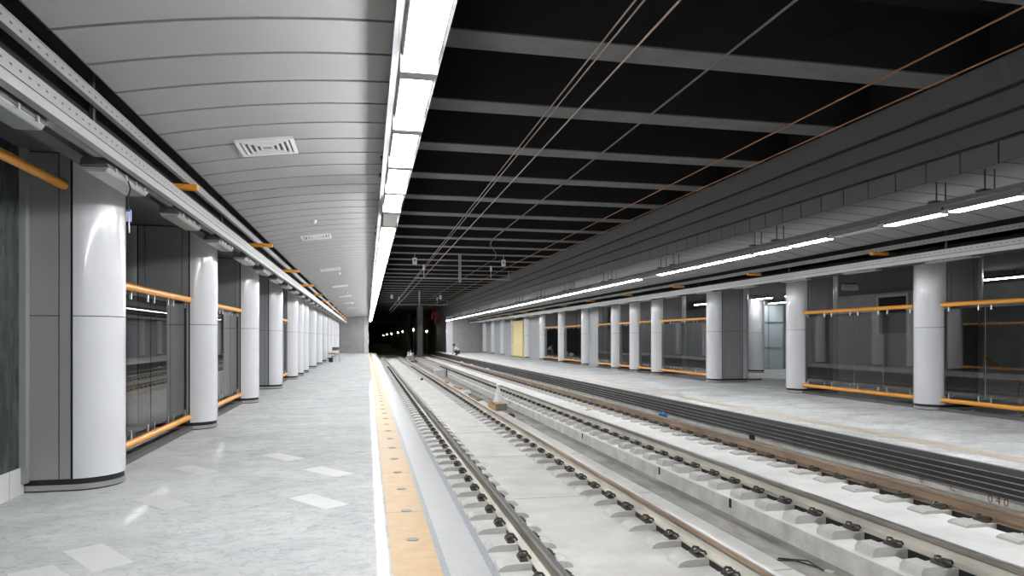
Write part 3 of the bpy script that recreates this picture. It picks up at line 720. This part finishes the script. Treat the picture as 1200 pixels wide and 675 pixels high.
for i, (x, y, a, l, m, lb) in enumerate(((3.425, 21.9, .01, 2.2, 'wood_dark', 'long dark plank at the gutter edge behind the cardboard box'), (3.285, 21.4, .01, 1.6, 'wood_dark', 'shorter dark plank between the long plank and the rail'), (3.40, 26.2, .06, 1.3, 'seat', 'reddish brown board farther along the gutter'), (3.38, 29.6, -.08, 1.2, 'seat', 'farthest brown board beside the gutter'))):
    o = MB().box(-.06, .06, -l/2, l/2, 0, .05).obj('plank', m, loc=(x, y, ZL), rot=a); tag(o, lb, 'plank', 'planks beside the gutter', 'thing')
o = MB().lump((0,0,.06), .12, (1,1.1,.7), .15, 2).obj('paper_bundle', 'white', loc=(3.37, 23.35, ZL+.01)); tag(o, 'crumpled white bundle at the end of the dark planks', 'rubbish', None, 'thing')
o = MB().lump((0,0,.06), .10, (1,1.4,.8), .2, 2).obj('black_bag', 'black', loc=(3.62, 17.2, ZL-.15)); tag(o, 'small black bag against the cardboard box', 'bag', None, 'thing')
t = thing('inspection_box', 'white square box against the slab wall far down the gutter', 'box', (3.95, 38.0, ZG)); MB().box(-.3, .3, -.45, .45, 0, .35).obj('box_body', 'pale_plaster', t, bevel=.01); MB().box(-.33, .33, -.48, .48, .35, .38).obj('lid', 'white', t); MB().box(.3, .34, -.6, -.5, 0, .4).obj('marker_post', 'black', t)
for x, y, r, z, lb in ((2.44, 31.4, .07, ZL, 'small black lump lying on the near slab'), (3.55, 56.0, .13, ZG+.1, 'black lump in front of the rubble heap')):
    o = MB().lump((0,0,r*.6), r, (1,1,.8), .2, 2).obj('black_lump', 'black', loc=(x, y, z)); tag(o, lb, 'lump', None, 'thing')
b = MB()
for k in range(150):
    a, rr = random.uniform(0, 2*PI), random.random()**.6; h = .95*(1-rr)
    r = random.uniform(.07, .16); b.lump((rr*.44*math.cos(a), rr*1.3*math.sin(a), max(0, random.uniform(.2, 1)*h)), r, (1,1,.8), .25, 1)
o = b.obj('rubble_heap', 'rubble', loc=(3.78, 62, ZL-.1)); tag(o, 'heap of grey rubble between the tracks at the tunnel mouth', 'rubble', None, 'stuff')
o = MB().lump((0,0,0), .3, (.8,.4,.5), .25, 2).obj('plastic_sheet', 'plastic', loc=(3.7, 60.5, ZL+.42)); tag(o, 'crumpled white sheet on the rubble heap', 'sheet', None, 'thing')
t = thing('yellow_board', 'yellow offcut board lying on the raised slab', 'board', (5.72, 17.2, -.475), .9); MB().box(-.16, .16, -.05, .05, 0, .025).obj('board_body', 'timber', t); MB().box(-.02, .02, -.055, .055, .025, .035).obj('cleat', 'seat', t)
o = MB().lump((0,0,.085), .1, (1,1.2,.9), .25, 2).obj('blue_rag', 'blue', loc=(6.78, 14.9, -.475)); tag(o, 'crumpled blue rag below the far platform edge', 'rag', None, 'thing')
for i, (x, y) in enumerate(((6.72, 44.5), (6.72, 38.5), (6.75, 49.5))):
    o = MB().lump((0,0,.09), .13, (1,1.1,.8), .2, 2).obj('white_lump', 'white', loc=(x, y, -.475)); tag(o, ['middle small white lump below the far platform edge', 'nearest small white lump below the far platform edge', 'farthest small white lump below the far platform edge'][i], 'rubbish', 'white lumps below the far platform', 'thing')
o = MB().box(-.028, .028, -.04, .04, 0, .006).obj('paper_scrap', 'white', loc=(4.14, 5.51, ZG), rot=.5); tag(o, 'small white paper scrap in the gutter at the bottom edge', 'paper', None, 'thing')
b = MB(); b.tube([(-.15,.15,.012),(.02,.1,.014),(.1,-.1,.012)], .008, 6); b.tube([(-.1,.2,.012),(.12,.05,.02),(.1,-.2,.012)], .008, 6)
o = b.obj('wire_scrap', 'hang', loc=(3.98, 5.72, ZG)); tag(o, 'bent dark wire scraps in the gutter by the white paper', 'wire', None, 'thing')

# ------------------------------------------------------------------ chair far down the left platform
t = thing('chair', 'brown chair with a dark back standing by the far left columns', 'chair', (-1.95, 42.0, 0), -.5)
MB().box(-.24, .24, -.24, .24, .47, .53).obj('seat', 'seat', t, bevel=.01); MB().box(-.24, .24, .20, .25, .68, .88).obj('backrest', 'wood_dark', t, bevel=.01)
for sx in (-1, 1):
    MB().tube([(sx*.22, -.22, 0), (sx*.21, -.21, .47)], .014, 8).obj('leg', 'steel', t); MB().tube([(sx*.22, .26, 0), (sx*.21, .21, .47), (sx*.21, .24, .88)], .014, 8).obj('leg', 'steel', t)
    MB().tube([(sx*.25, -.2, .5), (sx*.27, -.18, .70), (sx*.26, .22, .72)], .014, 8).obj('armrest', 'white', t)
o = MB().lathe([(.09,0),(.12,.02),(.13,.26),(.10,.27)], 14).obj('bucket', 'black', loc=(-2.1, 41.55, 0), smooth=True); tag(o, 'small black bucket under the far left chair', 'bucket', None, 'thing')

# ------------------------------------------------------------------ squatting person on the far platform
def skin(name, joints, edges, m, parent, sub=2):
    me = bpy.data.meshes.new(name); me.from_pydata([j[:3] for j in joints], edges, []); me.update()
    o = bpy.data.objects.new(name, me); C.objects.link(o)
    md = o.modifiers.new('skin', 'SKIN'); md.use_smooth_shade = True
    lay = me.skin_vertices[0].data if me.skin_vertices else None
    if lay is None:
        bpy.context.view_layer.objects.active = o
        me.attributes  # layer is made with the modifier evaluation
    for i, j in enumerate(joints):
        me.skin_vertices[0].data[i].radius = (j[3], j[3] if len(j) < 5 else j[4])
    me.skin_vertices[0].data[0].use_root = True
    ss = o.modifiers.new('sub', 'SUBSURF'); ss.levels = sub; ss.render_levels = sub
    me.materials.append(M[m]); o.parent = parent
    return o
P = thing('person', 'person in pale shirt and dark trousers squatting at the far platform edge', 'person', (7.22, 55.5, 0), PI)
# faces local +X, i.e. towards the tracks after the half turn
J = [(-.10, 0, .30, .15), (.02, 0, .44, .14), (.14, 0, .58, .15), (.20, 0, .66, .09), (.25, 0, .72, .058), (.31, 0, .79, .095), (.335, 0, .86, .085),
     (-.06, .10, .28, .10), (.24, .17, .40, .075), (.06, .15, .08, .05), (.18, .16, .035, .04),
     (-.06, -.10, .28, .10), (.24, -.17, .40, .075), (.06, -.15, .08, .05), (.18, -.16, .035, .04),
     (.16, .19, .60, .06), (.28, .24, .36, .045), (.40, .12, .16, .034), (.43, .09, .10, .03),
     (.16, -.19, .60, .06), (.28, -.24, .36, .045), (.40, -.12, .16, .034), (.43, -.09, .10, .03)]
E = [(0,1),(1,2),(2,3),(3,4),(4,5),(5,6),(0,7),(7,8),(8,9),(9,10),(0,11),(11,12),(12,13),(13,14),(2,15),(15,16),(16,17),(17,18),(2,19),(19,20),(20,21),(21,22)]
skin('body', J, E, 'skin', P)
for s in (1, -1):                                  # five fingers reaching down to the floor
    for q, (dy, l) in enumerate(((-.03, .07), (-.012, .085), (.006, .085), (.024, .075))):
        skin('finger', [(.43, s*.09 + dy, .09, .010), (.455, s*.09 + dy*1.3, .09 - l*.5, .009), (.45, s*.09 + dy*1.4, .09 - l, .008)], [(0,1),(1,2)], 'skin', P, 1)
    skin('finger', [(.41, s*.09 - s*.035, .10, .011), (.44, s*.09 - s*.06, .07, .010), (.455, s*.09 - s*.06, .045, .008)], [(0,1),(1,2)], 'skin', P, 1)
skin('shirt', [(-.09, 0, .33, .165), (.02, 0, .45, .155), (.13, 0, .57, .165), (.19, 0, .65, .11), (.15, .19, .605, .075), (.24, .23, .45, .06), (.15, -.19, .605, .075), (.24, -.23, .45, .06)], [(0,1),(1,2),(2,3),(2,4),(4,5),(2,6),(6,7)], 'shirt', P)
skin('trousers', [(-.11, 0, .27, .165), (-.04, .10, .28, .115), (.25, .17, .405, .088), (.05, .15, .10, .062), (-.04, -.10, .28, .115), (.25, -.17, .405, .088), (.05, -.15, .10, .062)], [(0,1),(1,2),(2,3),(0,4),(4,5),(5,6)], 'trouser', P)
for s in (1, -1): MB().lump((.12, s*.155, .045), .045, (2.9, 1.1, 1.0), 0, 2).obj('shoe', 'shoe', P, smooth=True)
MB().lump((.315, 0, .865), .105, (1.05, .95, .95), .02, 2).obj('hair', 'hair', P, smooth=True)
b = MB(); b.lump((.425, 0, .81), .018, (1,.8,1.3), 0, 1); b.lump((.33, .095, .82), .022, (.8,.5,1.2), 0, 1); b.lump((.33, -.095, .82), .022, (.8,.5,1.2), 0, 1); b.obj('nose_and_ears', 'skin', P, smooth=True)

# ------------------------------------------------------------------ world, camera, view
w_ = bpy.data.worlds.new('world'); S.world = w_; w_.use_nodes = True
w_.node_tree.nodes['Background'].inputs['Color'].default_value = (0.01, 0.01, 0.01, 1)
cam = bpy.data.cameras.new('camera'); co = bpy.data.objects.new('camera', cam); C.objects.link(co)
cam.lens = 24.0; cam.sensor_width = 36.0; cam.shift_y = 58.5/1200; cam.clip_start = 0.05; cam.clip_end = 400
co.location = (0, 0, CH); co.rotation_euler = (PI/2, 0, -YAW)
S.camera = co
S.view_settings.view_transform = 'Standard'; S.view_settings.look = 'None'; S.view_settings.exposure = 1.15; S.view_settings.gamma = 1.0
S.view_settings.use_curve_mapping = False
S.cycles.use_denoising = True
S.cycles.max_bounces = 10; S.cycles.diffuse_bounces = 6; S.cycles.glossy_bounces = 5; S.cycles.transparent_max_bounces = 16
S.cycles.sample_clamp_indirect = 6.0
